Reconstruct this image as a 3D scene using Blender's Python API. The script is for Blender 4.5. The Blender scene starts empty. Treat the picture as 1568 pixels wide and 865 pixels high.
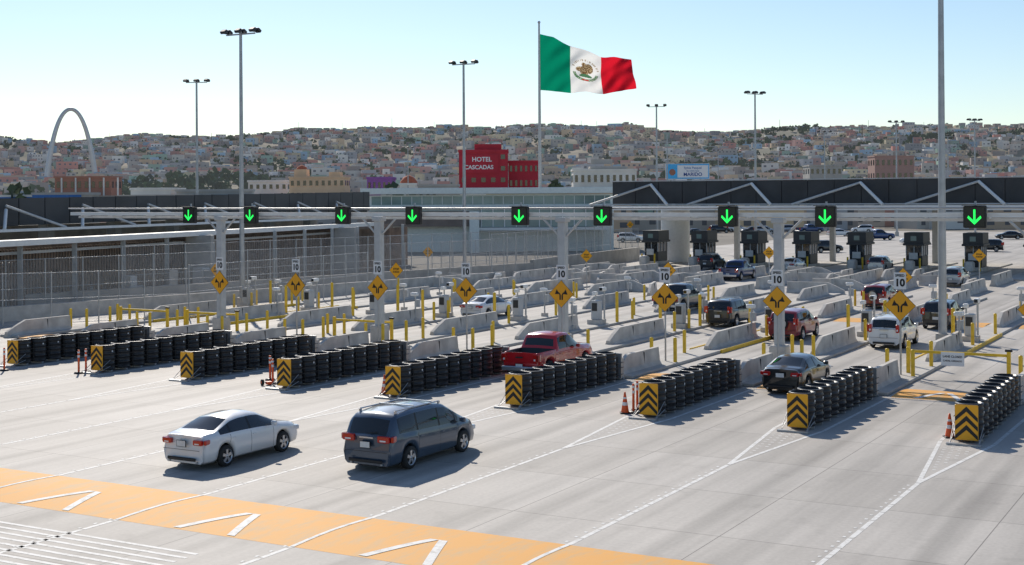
import bpy, math, random
import numpy as np
from mathutils import Vector, Matrix, noise
random.seed(7)
rng=np.random.default_rng(5)
sc=bpy.context.scene
D=bpy.data
TH=math.radians(-29.36)
U=(-math.sin(TH),math.cos(TH)); V=(math.cos(TH),math.sin(TH))
def Wd(s,t,z=0): return (s*U[0]+t*V[0], s*U[1]+t*V[1], z)

# ---------------------------------------------------------------- materials
MATS={}
def mat(name,col,rough=.6,metal=0,var=.12,scale=3.,coat=0,bump=0,emit=0,transl=0,spec=.5,bscale=None):
    if name in MATS: return MATS[name]
    m=D.materials.new(name); m.use_nodes=True; nt=m.node_tree; N=nt.nodes; L=nt.links
    b=N['Principled BSDF']
    tc=N.new('ShaderNodeTexCoord'); nz=N.new('ShaderNodeTexNoise'); nz.inputs['Scale'].default_value=scale; nz.inputs['Detail'].default_value=5
    L.new(tc.outputs['Object'],nz.inputs['Vector'])
    r=N.new('ShaderNodeValToRGB'); r.color_ramp.elements[0].position=.3; r.color_ramp.elements[1].position=.7
    r.color_ramp.elements[0].color=(*[c*(1-var) for c in col],1); r.color_ramp.elements[1].color=(*[min(1,c*(1+var)) for c in col],1)
    L.new(nz.outputs['Fac'],r.inputs['Fac']); L.new(r.outputs['Color'],b.inputs['Base Color'])
    b.inputs['Roughness'].default_value=rough; b.inputs['Metallic'].default_value=metal
    b.inputs['Coat Weight'].default_value=coat; b.inputs['Coat Roughness'].default_value=.04
    b.inputs['Specular IOR Level'].default_value=spec
    if emit:
        b.inputs['Emission Color'].default_value=(*col,1); b.inputs['Emission Strength'].default_value=emit
    if bump:
        bp=N.new('ShaderNodeBump'); bp.inputs['Strength'].default_value=bump; bp.inputs['Distance'].default_value=.02
        n2=N.new('ShaderNodeTexNoise'); n2.inputs['Scale'].default_value=bscale or scale*6; L.new(tc.outputs['Object'],n2.inputs['Vector'])
        L.new(n2.outputs['Fac'],bp.inputs['Height']); L.new(bp.outputs['Normal'],b.inputs['Normal'])
    MATS[name]=m; return m
def attrmat(name,rough=.85,haze=0,hcol=(.5,.58,.68),emit=0,transl=0,spec=.3):  # haze is painted: base colour pulled towards hcol, emit adds its glow
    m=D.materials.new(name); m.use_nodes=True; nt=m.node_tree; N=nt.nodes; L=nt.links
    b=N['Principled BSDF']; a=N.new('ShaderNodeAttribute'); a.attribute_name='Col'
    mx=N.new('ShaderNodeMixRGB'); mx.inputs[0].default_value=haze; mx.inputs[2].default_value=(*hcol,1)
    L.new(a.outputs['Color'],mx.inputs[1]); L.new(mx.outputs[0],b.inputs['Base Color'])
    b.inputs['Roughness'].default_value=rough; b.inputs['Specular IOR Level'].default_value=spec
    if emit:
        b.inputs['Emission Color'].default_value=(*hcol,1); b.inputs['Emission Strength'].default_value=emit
    if transl:
        t=N.new('ShaderNodeBsdfTranslucent'); ms=N.new('ShaderNodeMixShader'); ms.inputs[0].default_value=transl
        L.new(mx.outputs[0],t.inputs['Color']); L.new(b.outputs[0],ms.inputs[1]); L.new(t.outputs[0],ms.inputs[2])
        L.new(ms.outputs[0],N['Material Output'].inputs['Surface'])
    MATS[name]=m; return m

CONC=mat('barrier_concrete',(.53,.5,.455),.85,var=.2,scale=1.6,bump=.25)
CONC2=mat('grey_concrete',(.38,.365,.34),.85,var=.2,scale=.8,bump=.2)
YEL=mat('yellow_paint',(.78,.5,.03),.5,var=.15,scale=3)
BLK=mat('black_trim',(.015,.015,.016),.5,var=.2)
HDPE=mat('black_hdpe',(.028,.026,.026),.38,var=.35,scale=4,bump=.1)
HDPE_IN=mat('hdpe_inside',(.05,.042,.036),.8)
STEEL=mat('galvanised_steel',(.42,.43,.44),.45,metal=.6,var=.12,scale=2)
GREYP=mat('grey_painted_steel',(.5,.51,.51),.5,var=.08)
WHITEP=mat('white_painted_steel',(.78,.78,.76),.5,var=.05)
DARKP=mat('dark_panel',(.045,.047,.05),.55,var=.2,scale=.6)
DARK2=mat('dark_frame',(.03,.033,.036),.5,var=.2)
GLASS=mat('tinted_glass',(.02,.023,.026),.04,var=.05,spec=.8)
GGLASS=mat('green_glass',(.2,.3,.29),.15,var=.25,scale=.3,spec=.8)
TYRE=mat('tyre_rubber',(.022,.022,.022),.8,var=.2)
RIM=mat('alloy_rim',(.55,.56,.58),.3,metal=.8,var=.05)
RED=mat('tail_lamp_red',(.5,.012,.01),.15,var=.05,coat=.5)
LAMPW=mat('clear_lamp',(.8,.8,.8),.1,var=.02,coat=1)
PLATE=mat('plate_white',(.7,.7,.68),.4,var=.1,scale=14)
ORG=mat('cone_orange',(.85,.12,.02),.5,var=.1)
REFL=mat('reflective_white',(.82,.82,.82),.4,var=.03)
SIGNY=mat('sign_yellow',(.95,.43,.012),.45,var=.04)
SIGNB=mat('sign_black',(.01,.01,.01),.5,var=.05)
GREEN=mat('green_led',(.02,1,.12),.5,var=.02,emit=1.1)

# ---------------------------------------------------------------- mesh builder
class MB:
    def __init__(s): s.v=[];s.f=[];s.m=[];s.s=[];s.mats=[]
    def mi(s,m):
        if m not in s.mats: s.mats.append(m)
        return s.mats.index(m)
    def add(s,vs,fs,m,smooth=False,M=None):
        o=len(s.v)
        if M is not None: vs=[tuple(M@Vector(v)) for v in vs]
        s.v+= [tuple(v) for v in vs]; k=s.mi(m)
        for f in fs: s.f.append(tuple(i+o for i in f)); s.m.append(k); s.s.append(smooth)
    def box(s,cx,cy,cz,sx,sy,sz,m,rz=0,M=None,ch=0):
        x,y,z=sx/2,sy/2,sz/2
        if ch:
            c=ch; vs=[]
            for dz,i in((-z,c),(-z+c,0),(z-c,0),(z,c)):
                X,Y=x-i,y-i
                for a,b in((-X,-Y+c),(-X+c,-Y),(X-c,-Y),(X,-Y+c),(X,Y-c),(X-c,Y),(-X+c,Y),(-X,Y-c)): vs.append((a,b,dz))
            fs=[tuple(range(7,-1,-1)),tuple(range(24,32))]
            for r in range(3):
                for k in range(8): fs.append((r*8+k,r*8+(k+1)%8,r*8+8+(k+1)%8,r*8+8+k))
        else:
            vs=[(-x,-y,-z),(x,-y,-z),(x,y,-z),(-x,y,-z),(-x,-y,z),(x,-y,z),(x,y,z),(-x,y,z)]
            fs=[(0,3,2,1),(4,5,6,7),(0,1,5,4),(1,2,6,5),(2,3,7,6),(3,0,4,7)]
        T=Matrix.Translation((cx,cy,cz))@Matrix.Rotation(rz,4,'Z')
        if M is not None: T=M@T
        s.add(vs,fs,m,False,T)
    def cyl(s,p0,p1,r0,r1,m,n=12,caps=True,smooth=True):
        p0=Vector(p0);p1=Vector(p1);d=(p1-p0).normalized()
        a=d.cross(Vector((0,0,1)) if abs(d.z)<.9 else Vector((1,0,0))).normalized(); b=d.cross(a)
        vs=[]
        for p,r in((p0,r0),(p1,r1)):
            for i in range(n):
                an=2*math.pi*i/n; vs.append(p+a*r*math.cos(an)+b*r*math.sin(an))
        s.add(vs,[(i,(i+1)%n,n+(i+1)%n,n+i) for i in range(n)],m,smooth)
        if caps: s.add(vs,[tuple(range(n-1,-1,-1)),tuple(range(n,2*n))],m,False)
    def lathe(s,c,axis,prof,m,n=20,smooth=True):
        vs=[]
        for o,r in prof:
            for i in range(n):
                an=2*math.pi*i/n; ca,sa=r*math.cos(an),r*math.sin(an)
                if axis=='X': vs.append((c[0]+o,c[1]+ca,c[2]+sa))
                else: vs.append((c[0]+ca,c[1]+sa,c[2]+o))
        fs=[]
        for j in range(len(prof)-1):
            for i in range(n): fs.append((j*n+i,j*n+(i+1)%n,(j+1)*n+(i+1)%n,(j+1)*n+i))
        s.add(vs,fs,m,smooth)
    def poly(s,vs,m): s.add(vs,[tuple(range(len(vs)))],m)
    def wall(s,p0,p1,z0,z1,th,m):
        dx,dy=p1[0]-p0[0],p1[1]-p0[1]; l=math.hypot(dx,dy)
        s.box((p0[0]+p1[0])/2,(p0[1]+p1[1])/2,(z0+z1)/2,l,th,z1-z0,m,rz=math.atan2(dy,dx))
    def mesh(s,name):
        me=D.meshes.new(name); me.from_pydata(s.v,[],s.f)
        for m in s.mats: me.materials.append(m)
        me.polygons.foreach_set('material_index',s.m); me.polygons.foreach_set('use_smooth',s.s)
        me.update(); return me
    def obj(s,name,loc=(0,0,0),rz=0): return put(name,s.mesh(name),loc,rz)
def put(name,me,loc=(0,0,0),rz=0):
    o=D.objects.new(name,me); o.location=loc; o.rotation_euler=(0,0,rz); sc.collection.objects.link(o); return o
def lane(name,me,s,t,z=0,rot=0): return put(name,me,Wd(s,t,z),TH+rot)

def text(mb,st,size,M,m,bold=0):
    cu=D.curves.new('t','FONT'); cu.body=st; cu.size=size; cu.align_x='CENTER'; cu.align_y='CENTER'; cu.offset=bold
    o=D.objects.new('t',cu); sc.collection.objects.link(o)
    dg=bpy.context.evaluated_depsgraph_get(); me=o.evaluated_get(dg).to_mesh()
    vs=[tuple(v.co) for v in me.vertices]; fs=[tuple(p.vertices) for p in me.polygons]
    mb.add(vs,fs,m,False,M); o.evaluated_get(dg).to_mesh_clear(); D.objects.remove(o); D.curves.remove(cu)
def faceM(x,y,z): return Matrix.Translation((x,y,z))@Matrix.Rotation(math.pi/2,4,'X')

# ---------------------------------------------------------------- camera / light / sky
cam=D.cameras.new('camera'); co=D.objects.new('camera',cam); sc.collection.objects.link(co); sc.camera=co
cam.sensor_width=36; cam.lens=47.57; cam.shift_y=-.0845; cam.clip_end=9000; cam.clip_start=.5
co.matrix_world=Matrix.Translation((0,0,8.2))@Matrix.Rotation(math.pi/2,4,'X')@Matrix.Rotation(math.radians(-.35),4,'Z')
EL=math.radians(35); AZ=math.radians(-15)
w=D.worlds.new('World'); sc.world=w; w.use_nodes=True
nt=w.node_tree; sk=nt.nodes.new('ShaderNodeTexSky'); sk.sky_type='NISHITA'; sk.sun_disc=False
sk.sun_elevation=EL; sk.sun_rotation=AZ; sk.air_density=1.0; sk.dust_density=.22; sk.ozone_density=3.0
nt.links.new(sk.outputs[0],nt.nodes['Background'].inputs[0]); nt.nodes['Background'].inputs[1].default_value=.112
sun=D.lights.new('sun','SUN'); sun.energy=4.6; sun.angle=math.radians(.53); sun.color=(1,.92,.81)
so=D.objects.new('sun',sun); sc.collection.objects.link(so)
sd=Vector((math.sin(AZ)*math.cos(EL),math.cos(AZ)*math.cos(EL),math.sin(EL)))
so.rotation_euler=sd.to_track_quat('Z','Y').to_euler(); so.location=(0,0,60)
sc.view_settings.view_transform='Standard'; sc.view_settings.look='None'; sc.view_settings.exposure=0

# ---------------------------------------------------------------- ground
g=MB(); GR=mat('dry_ground',(.2,.18,.15),.95,var=.3,scale=.02)
g.poly([(-5000,-500,0),(5000,-500,0),(5000,6000,0),(-5000,6000,0)],GR); g.obj('ground')
def plaza_mat():
    m=D.materials.new('plaza_concrete'); m.use_nodes=True; nt=m.node_tree; N=nt.nodes; L=nt.links; b=N['Principled BSDF']
    tc=N.new('ShaderNodeTexCoord'); mp=N.new('ShaderNodeMapping'); mp.inputs['Location'].default_value=(54.0+2.825,1.5,0)
    L.new(tc.outputs['Object'],mp.inputs['Vector'])
    br=N.new('ShaderNodeTexBrick'); br.offset=0; br.inputs['Scale'].default_value=1; br.inputs['Mortar Size'].default_value=.016
    br.inputs['Brick Width'].default_value=5.65; br.inputs['Row Height'].default_value=4.6; br.inputs['Mortar Smooth'].default_value=.3
    br.inputs['Color1'].default_value=(.42,.39,.352,1); br.inputs['Color2'].default_value=(.475,.444,.405,1); br.inputs['Mortar'].default_value=(.19,.175,.16,1)
    L.new(mp.outputs[0],br.inputs['Vector'])
    def noi(sx,sy,sc_,det,lo,hi,a,bb):
        q=N.new('ShaderNodeMapping'); q.inputs['Scale'].default_value=(sx,sy,1); L.new(tc.outputs['Object'],q.inputs['Vector'])
        n=N.new('ShaderNodeTexNoise'); n.inputs['Scale'].default_value=sc_; n.inputs['Detail'].default_value=det; L.new(q.outputs[0],n.inputs['Vector'])
        r=N.new('ShaderNodeMapRange'); r.inputs[1].default_value=lo; r.inputs[2].default_value=hi; r.inputs[3].default_value=a; r.inputs[4].default_value=bb
        L.new(n.outputs['Fac'],r.inputs[0]); return r.outputs[0]
    # wheel-track wear: one band each side of the lane centre, broken up by noise
    sx=N.new('ShaderNodeSeparateXYZ'); L.new(mp.outputs[0],sx.inputs[0])
    pp=N.new('ShaderNodeMath'); pp.operation='PINGPONG'; pp.inputs[1].default_value=2.825; L.new(sx.outputs['X'],pp.inputs[0])
    sb=N.new('ShaderNodeMath'); sb.operation='SUBTRACT'; sb.inputs[1].default_value=.85; L.new(pp.outputs[0],sb.inputs[0])
    ab=N.new('ShaderNodeMath'); ab.operation='ABSOLUTE'; L.new(sb.outputs[0],ab.inputs[0])
    wn=noi(1,.12,1.1,4,.3,.7,0,.45); ad=N.new('ShaderNodeMath'); ad.operation='ADD'; L.new(ab.outputs[0],ad.inputs[0]); L.new(wn,ad.inputs[1])
    tr=N.new('ShaderNodeMapRange'); tr.interpolation_type='SMOOTHSTEP'; tr.inputs[1].default_value=.05; tr.inputs[2].default_value=.85; tr.inputs[3].default_value=.8; tr.inputs[4].default_value=1.03; L.new(ad.outputs[0],tr.inputs[0])
    cur=br.outputs['Color']
    for o in (tr.outputs[0],noi(1,1,.12,6,.3,.7,.86,1.1),noi(1.4,.05,1.3,4,.35,.7,1.05,.84),noi(1,1,9,3,.3,.7,.94,1.06),noi(1,1,.9,7,.58,.72,1,.87)):
        v=N.new('ShaderNodeVectorMath'); v.operation='SCALE'; L.new(cur,v.inputs[0]); L.new(o,v.inputs['Scale']); cur=v.outputs[0]
    L.new(cur,b.inputs['Base Color']); b.inputs['Roughness'].default_value=.72; b.inputs['Specular IOR Level'].default_value=.4
    return m
g=MB(); g.poly([(-78,-20,.004),(75,-20,.004),(75,300,.004),(-78,300,.004)],plaza_mat()); g.obj('concrete_plaza',(0,0,0),TH)

def paint_mat(name,c1,c2,lo=.42,hi=.6,scale=3,stretch=(1,1)):
    m=D.materials.new(name); m.use_nodes=True; nt=m.node_tree; N=nt.nodes; L=nt.links; b=N['Principled BSDF']
    tc=N.new('ShaderNodeTexCoord'); q=N.new('ShaderNodeMapping'); q.inputs['Scale'].default_value=(*stretch,1); L.new(tc.outputs['Object'],q.inputs['Vector'])
    n=N.new('ShaderNodeTexNoise'); n.inputs['Scale'].default_value=scale; n.inputs['Detail'].default_value=8; n.inputs['Roughness'].default_value=.7; L.new(q.outputs[0],n.inputs['Vector'])
    r=N.new('ShaderNodeValToRGB'); r.color_ramp.elements[0].position=lo; r.color_ramp.elements[1].position=hi
    r.color_ramp.elements[0].color=(*c1,1); r.color_ramp.elements[1].color=(*c2,1); L.new(n.outputs['Fac'],r.inputs['Fac'])
    L.new(r.outputs['Color'],b.inputs['Base Color']); b.inputs['Roughness'].default_value=.7; b.inputs['Specular IOR Level'].default_value=.3; return m
WM=paint_mat('road_paint_white',(.76,.75,.72),(.5,.48,.44),.48,.66,5)
YM=paint_mat('road_paint_yellow',(.74,.355,.065),(.52,.37,.2),.47,.72,2.0,(1,.3))
ISL=[-54+5.65*i for i in range(-2,14)]   # island centre lines
NI=len(ISL)
mk=MB()
def strip(mb,t0,s0,t1,s1,w,z,m):
    dx,dy=t1-t0,s1-s0; l=math.hypot(dx,dy); nx,ny=-dy/l*w/2,dx/l*w/2
    mb.poly([(t0-nx,s0-ny,z),(t0+nx,s0+ny,z),(t1+nx,s1+ny,z),(t1-nx,s1-ny,z)],m)
for t in ISL:
    s=4.
    while s<38.8:
        strip(mk,t,s,t,s+.95,.13,.008,WM); s+=1.0
    s=4.
    while s<38.8:
        strip(mk,t-.18,s,t-.18,s+.12,.08,.009,WM); s+=.5
    for sg in(-1,1):
        strip(mk,t,39,t+sg*.85,46,.13,.010 if sg>0 else .008,WM); strip(mk,t+sg*.85,46.05,t+sg*.95,54.5,.13,.008,WM)
    for k in range(14):
        ss=40.2+k*.42; ww=(ss-39)/7*.85-.12
        n=int(ww*2/.24)
        for j in range(n):
            a=-ww+j*.24+.06; mk.poly([(t+a,ss,.008),(t+a+.11,ss,.008),(t+a+.11,ss+.08,.008),(t+a,ss+.08,.008)],WM)
for k in range(9):
    s=20.6+k*.36; mk.poly([(-37,s,.008),(-21.6,s,.008),(-21.6,s+.12,.008),(-37,s+.12,.008)],WM)
mk.obj('lane_markings',(0,0,0),TH)
hm=MB()
def hump(t0,t1,s0,s1,h=.07):
    n=8;vs=[]
    for i in range(n+1):
        a=i/n; z=.006+h*math.sin(math.pi*a)
        vs+=[(t0,s0+(s1-s0)*a,z),(t1,s0+(s1-s0)*a,z)]
    hm.add(vs,[(2*i,2*i+1,2*i+3,2*i+2) for i in range(n)],YM,True)
def hz_(s,s0,s1,h=.07): return .006+h*math.sin(math.pi*min(1,max(0,(s-s0)/(s1-s0))))+.008
hump(-70,40,25.1,28.3,.05)
for t in ISL:
    for k in range(6):
        a0,a1=25.1+k*.533,25.1+(k+1)*.533; hm.add([(t-.06,a0,hz_(a0,25.1,28.3,.05)),(t+.06,a0,hz_(a0,25.1,28.3,.05)),(t+.06,a1,hz_(a1,25.1,28.3,.05)),(t-.06,a1,hz_(a1,25.1,28.3,.05))],[(0,1,2,3)],WM)
for i in range(NI-1):
    tc_=(ISL[i]+ISL[i+1])/2
    for (s0,s1,h) in((25.1,28.3,.05),(54.9,57.6,.06)):
        if s0>30: hump(ISL[i]+1.0,ISL[i+1]-1.0,s0,s1,h)
        ap=s0+(s1-s0)*.62
        for sg in(-1,1):
            n=6
            for k in range(n):
                a0,a1=k/n,(k+1)/n
                def P(a,off):
                    ss=ap-(ap-s0-.1)*a; tt=tc_+sg*(.75*a)
                    return (tt+sg*off,ss,hz_(ss,s0,s1,h)+.002)
                hm.add([P(a0,0),P(a0,.24),P(a1,.24),P(a1,0)],[(0,1,2,3)],WM)
for i in range(7,NI-1): hump(ISL[i]+1,ISL[i+1]-1,86,89,.06)
hm.obj('speed_hump',(0,0,0),TH)

# ---------------------------------------------------------------- crash cushion
def cushion():
    mb=MB(); n=9; pitch=.95; r=.44
    for i in range(n):
        y=.64+i*pitch
        prof=[(.1,r)]
        for z in(.16,.4,.64,.88,1.08): prof+=[(z-.045,r),(z-.03,r+.022),(z+.03,r+.022),(z+.045,r)]
        prof+=[(1.2,r),(1.22,r+.02),(1.27,r+.02),(1.28,r-.05),(.75,r-.06)]
        mb.lathe((0,y,0),'Z',prof,HDPE,24)
        mb.lathe((0,y,0),'Z',[(.75,r-.06),(.75,.001)],HDPE_IN,22,False)
        for sx in(-1,1):
            mb.box(sx*.33,y+.475,.6,.03,.04,.9,BLK)
            mb.box(sx*.465,y,.98,.015,.06,.07,REFL)
    for sx in(-1,1):
        for z in(.28,.58,.8): mb.cyl((sx*.48,.5,z),(sx*.48,.5+n*pitch,z),.013,.013,HDPE_IN,6)
        mb.cyl((sx*.45,-.35,.03),(sx*.48,.5,.28),.014,.014,STEEL,6)
        mb.cyl((sx*.45,-.35,.03),(sx*.48,.5,.58),.014,.014,STEEL,6)
    mb.box(0,-.38,.04,1.1,.18,.06,STEEL)
    x0=.36
    mb.box(0,.12,.68,.74,.06,1.16,SIGNY,ch=.015)
    mb.box(0,.2,.6,.5,.12,.9,BLK)
    yy=.083
    for z0 in(.2,.5,.8):
        for sg in(-1,1):
            mb.poly([(sg*x0,yy,z0+.05),(sg*x0,yy,z0-.09 if z0>.25 else .12),(0,yy,z0+.24),(0,yy,z0+.41)],SIGNB)
    mb.box(0,.62+n*pitch-.25,.65,.9,.12,1.1,STEEL); mb.box(0,.62+n*pitch-.0,.5,.7,.4,.9,CONC)
    for y in np.arange(.2,8.8,.95):
        mb.box(0,y+.42,.05,.9,.12,.08,STEEL)
    return mb.mesh('crash_cushion')
CU=cushion()
for i in range(2,NI-2):
    lane('crash_cushion',CU,45.8+(random.random()-.5)*.25,ISL[i],0,math.radians(random.uniform(-.8,.8)))

# ---------------------------------------------------------------- barriers, kerbed islands
def barrier(l,h=.95,taper=1.4):
    mb=MB()
    pr=[(.3,0),(.3,.08),(.17,.33),(.1,1),( -.1,1),(-.17,.33),(-.3,.08),(-.3,0)]
    ys=[0,taper*.5,taper,l*.5,l] if taper else [0,l]
    hs=[.35,.7,1,1,1] if taper else [1,1]
    vs=[]
    for y,k in zip(ys,hs):
        for x,z in pr: vs.append((x,y,z*h*k if z>.08 else z*h))
    n=8; fs=[]
    for j in range(len(ys)-1):
        for i in range(n-1): fs.append((j*n+i,j*n+i+1,(j+1)*n+i+1,(j+1)*n+i))
    fs+= [tuple(range(n)),tuple(range((len(ys)-1)*n,len(ys)*n))]
    mb.add(vs,fs,CONC)
    for y in np.arange(3,l-.5,3):
        mb.box(.12,y,h*.55,.09,.02,h*.75,DARK2)
    return mb.mesh('concrete_barrier')
B5=barrier(4.8); B7=barrier(7.4); B9=barrier(9,1.0,0)
KERB=mat('kerb_concrete',(.45,.43,.395),.85,var=.15,scale=1)
def island(l,wd=1.5,yel=None):
    mb=MB(); mb.box(0,l/2,.07,wd,l,.14,KERB,ch=.03)
    if yel:
        for sx in(-1,1): mb.box(sx*(wd/2+.05),(yel[0]+yel[1])/2,.09,.12,yel[1]-yel[0],.2,YEL,ch=.02)
    return mb.mesh('raised_island')
I1=island(54,1.6,(11,26)); I2=island(54,1.6)
I0=island(30,2.2)
def bollard(h,r=.09):
    mb=MB(); mb.cyl((0,0,0),(0,0,h),r,r,YEL,12,False)
    mb.lathe((0,0,0),'Z',[(h,r),(h+.04,r*.8),(h+.06,.001)],YEL,12)
    return mb.mesh('yellow_bollard')
BO=bollard(1.15); BT=bollard(1.9,.1)

def kiosk():
    mb=MB(); mb.box(0,0,.15,.9,.9,.3,CONC); mb.box(0,0,.9,.5,.6,1.2,GREYP,ch=.03); mb.box(0,-.31,1.1,.36,.02,.5,DARK2)
    mb.cyl((.3,.5,0),(.3,.5,2.3),.06,.06,STEEL,8)
    mb.box(.3,.3,2.2,.26,.6,.24,WHITEP,ch=.03); mb.box(.3,-.01,2.2,.2,.02,.18,GLASS)
    mb.box(-.3,.4,1.9,.24,.45,.22,WHITEP,ch=.03); mb.cyl((-.3,.5,0),(-.3,.5,1.8),.05,.05,STEEL,8)
    return mb.mesh('plate_reader_station')
KI=kiosk()
def flood():
    mb=MB(); mb.cyl((0,0,0),(0,0,1.7),.05,.05,STEEL,8); mb.box(0,0,.12,.35,.35,.24,CONC)
    mb.box(0,-.1,1.8,.5,.3,.22,WHITEP,ch=.04); mb.box(.0,.25,1.2,.35,.2,.5,GREYP,ch=.02)
    return mb.mesh('inspection_camera')
FL=flood()
def gate(l):
    mb=MB()
    for x in(0,l):
        mb.box(x,0,.65,.16,.16,1.3,YEL,ch=.015); mb.box(x,0,.03,.35,.35,.05,STEEL)
    mb.box(l/2,0,1.12,l-.16,.09,.12,YEL,ch=.01); mb.box(l,.0,1.34,.3,.12,.1,BLK)
    return mb
g1=gate(4.0); G1=g1.mesh('barrier_gate')
g2=gate(4.3); g2.box(1.95,-.1,.86,1.0,.03,.6,REFL); text(g2,'LANE CLOSED',.13,faceM(1.95,-.12,.97),SIGNB,.004); text(g2,'CARRIL CERRADO',.1,faceM(1.95,-.12,.78),SIGNB,.003)
G2=g2.mesh('lane_closed_gate')

for i,t in enumerate(ISL):
    lane('raised_island',I1 if i in(0,1,7,9,10) else I2,55.2,t)
    lane('concrete_barrier',B5,55.0,t)
    lane('concrete_barrier',B7,66.3,t)
    if i>0: lane('concrete_barrier',B7,85.5+random.uniform(-1,1),t)
    if i>0: lane('concrete_barrier',B7,99+random.uniform(-1,1),t)
    for (s,dt,m) in ((60.6,-.55,BO),(60.6,.55,BO),(62.6,.6,BO),(64.4,-.5,BO),(64.6,.5,BO),(74.6,-.5,BT),(74.6,.5,BO),(76.3,.6,BO),(78.4,-.6,BO),(78.4,.6,BT),(81,.55,BO),(83.5,-.5,BO),(95.5,.5,BO),(97,-.5,BO)):
        if random.random()<.8: lane('yellow_bollard',m,s+random.uniform(-.2,.2),t+dt,.12)
    lane('plate_reader_station',KI,76.6,t,.12); lane('inspection_camera',FL,72.9 if i%2 else 80,t+.15,.12)
    if i>0: lane('inspection_camera',FL,93.8,t,.12)
for i in(0,1,3): lane('barrier_gate',G1,63.2,ISL[i]+.95)
lane('lane_closed_gate',G2,61.8,ISL[9]+.1)
for k in range(9):
    tb=-63.3+6.03*k
    lane('raised_island',I0,133,tb)
    for s in(112,123): lane('concrete_barrier',B9,s+random.uniform(-2,2),tb+random.uniform(-.6,.6))
for k in range(40):
    s=random.uniform(100,132); t=random.uniform(-66,-18)
    lane('concrete_barrier',B5,s,t,0,random.choice([0,0,math.pi/2,.3]))

# ---------------------------------------------------------------- warning signs
def lane_sign():
    mb=MB(); mb.cyl((0,0,0),(0,0,4.55),.045,.045,STEEL,8)
    a=.7; y=-.07
    def dia(a,y0,y1,m):
        vs=[(0,y0,3.1-a),(a,y0,3.1),(0,y0,3.1+a),(-a,y0,3.1),(0,y1,3.1-a),(a,y1,3.1),(0,y1,3.1+a),(-a,y1,3.1)]
        mb.add(vs,[(0,1,2,3),(7,6,5,4),(0,4,5,1),(1,5,6,2),(2,6,7,3),(3,7,4,0)],m)
    dia(a,y,y+.02,SIGNB); dia(a-.02,y-.004,y-.001,SIGNY)
    yy=y-.008
    for sg in(-1,1):
        pts=[(.06,-.3),(.06,-.05),(.12,.05),(.2,.1)]
        for (x0,z0),(x1,z1) in zip(pts[:-1],pts[1:]):
            mb.poly([(sg*(x0-.04),yy,3.1+z0),(sg*(x0+.04),yy,3.1+z0),(sg*(x1+.04),yy,3.1+z1),(sg*(x1-.04),yy,3.1+z1)],SIGNB); yy-=.001
        mb.poly([(sg*.11,yy-.001,3.1+.0),(sg*.36,yy-.001,3.1-.02),(sg*.25,yy-.001,3.1+.24)],SIGNB)
    mb.box(0,-.06,4.2,.54,.02,.74,REFL)
    text(mb,'SPEED',.15,faceM(0,-.075,4.43),SIGNB,.006); text(mb,'10',.44,faceM(0,-.075,4.1),SIGNB,.02)
    return mb.mesh('lane_split_sign')
LS=lane_sign()
for i in range(2,NI-3): lane('lane_split_sign',LS,61.0,ISL[i]-.05,.12,math.radians(random.uniform(-3,3)))
def small_sign():
    mb=MB(); mb.cyl((0,0,0),(0,0,3.4),.04,.04,STEEL,8); a=.58
    for aa,y in((a,-.06),(a-.02,-.064)):
        mb.poly([(0,y,3-aa),(aa,y,3),(0,y,3+aa),(-aa,y,3)],SIGNB if aa==a else SIGNY)
    text(mb,'STOP',.2,faceM(0,-.07,3.08),SIGNB,.008); text(mb,'AHEAD',.17,faceM(0,-.07,2.88),SIGNB,.006)
    return mb.mesh('stop_ahead_sign')
SS=small_sign()
for s,t in((79.3,ISL[2]),(105,-51.7),(86.8,ISL[5]+.6),(116.7,-39.3),(117.5,-21.4),(85.4,ISL[8]),(74.7,-66.5),(106.6,-69)): lane('stop_ahead_sign',SS,s,t)
for X,Y in((-33,128),(-37.5,128),(24,165),(18.5,212)): put('stop_ahead_sign',SS,(X,Y,.6),TH*.6)

# ---------------------------------------------------------------- signal gantry
mb=MB()
GS=62.6
cols=[-55.4+11.6*i for i in range(0,7)]
for c in cols:
    mb.box(c,GS,.5,.8,.8,1.0,CONC,ch=.05); mb.box(c,GS,3.9,.42,.42,5.9,GREYP,ch=.03)
    mb.box(c,GS,6.95,.6,.6,.25,GREYP,ch=.03)
    for sg in(-1,1): mb.cyl((c+sg*.2,GS,6.1),(c+sg*1.1,GS,6.95),.06,.06,GREYP,8)
mb.box(-25,GS-.05,7.22,86,.2,.2,WHITEP); mb.box(-25,GS+.6,7.0,86,.14,.14,GREYP)
mb.cyl((-68,GS-.3,7.55),(18,GS-.3,7.55),.045,.045,STEEL,8)
for x in np.arange(-67,17,2.8): mb.box(x,GS+.25,7.1,.08,.7,.1,GREYP)
mb.obj('signal_gantry',(0,0,0),TH)
def signal():
    mb=MB(); mb.box(0,0,0,.98,.24,.98,BLK,ch=.03); mb.box(0,-.13,0,.86,.02,.86,mat('signal_face',(.012,.016,.014),.25))
    mb.box(0,.1,.55,.08,.08,.3,GREYP)
    mb.box(0,-.2,.52,1.0,.3,.03,BLK)
    y=-.145
    mb.box(0,y,.08,.085,.01,.5,GREEN)
    for sg in(-1,1): mb.poly([(sg*.0,y-.006,-.34),(sg*.0,y-.006,-.2),(sg*.26,y-.006,.06),(sg*.3,y-.006,-.04)],GREEN)
    return mb.mesh('lane_signal')
SG=signal()
for c in[-55.1+11.5*i for i in range(5)]:
    for d in(-2.4,2.4): lane('lane_signal',SG,GS-.4,c+d,7.15)

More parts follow.
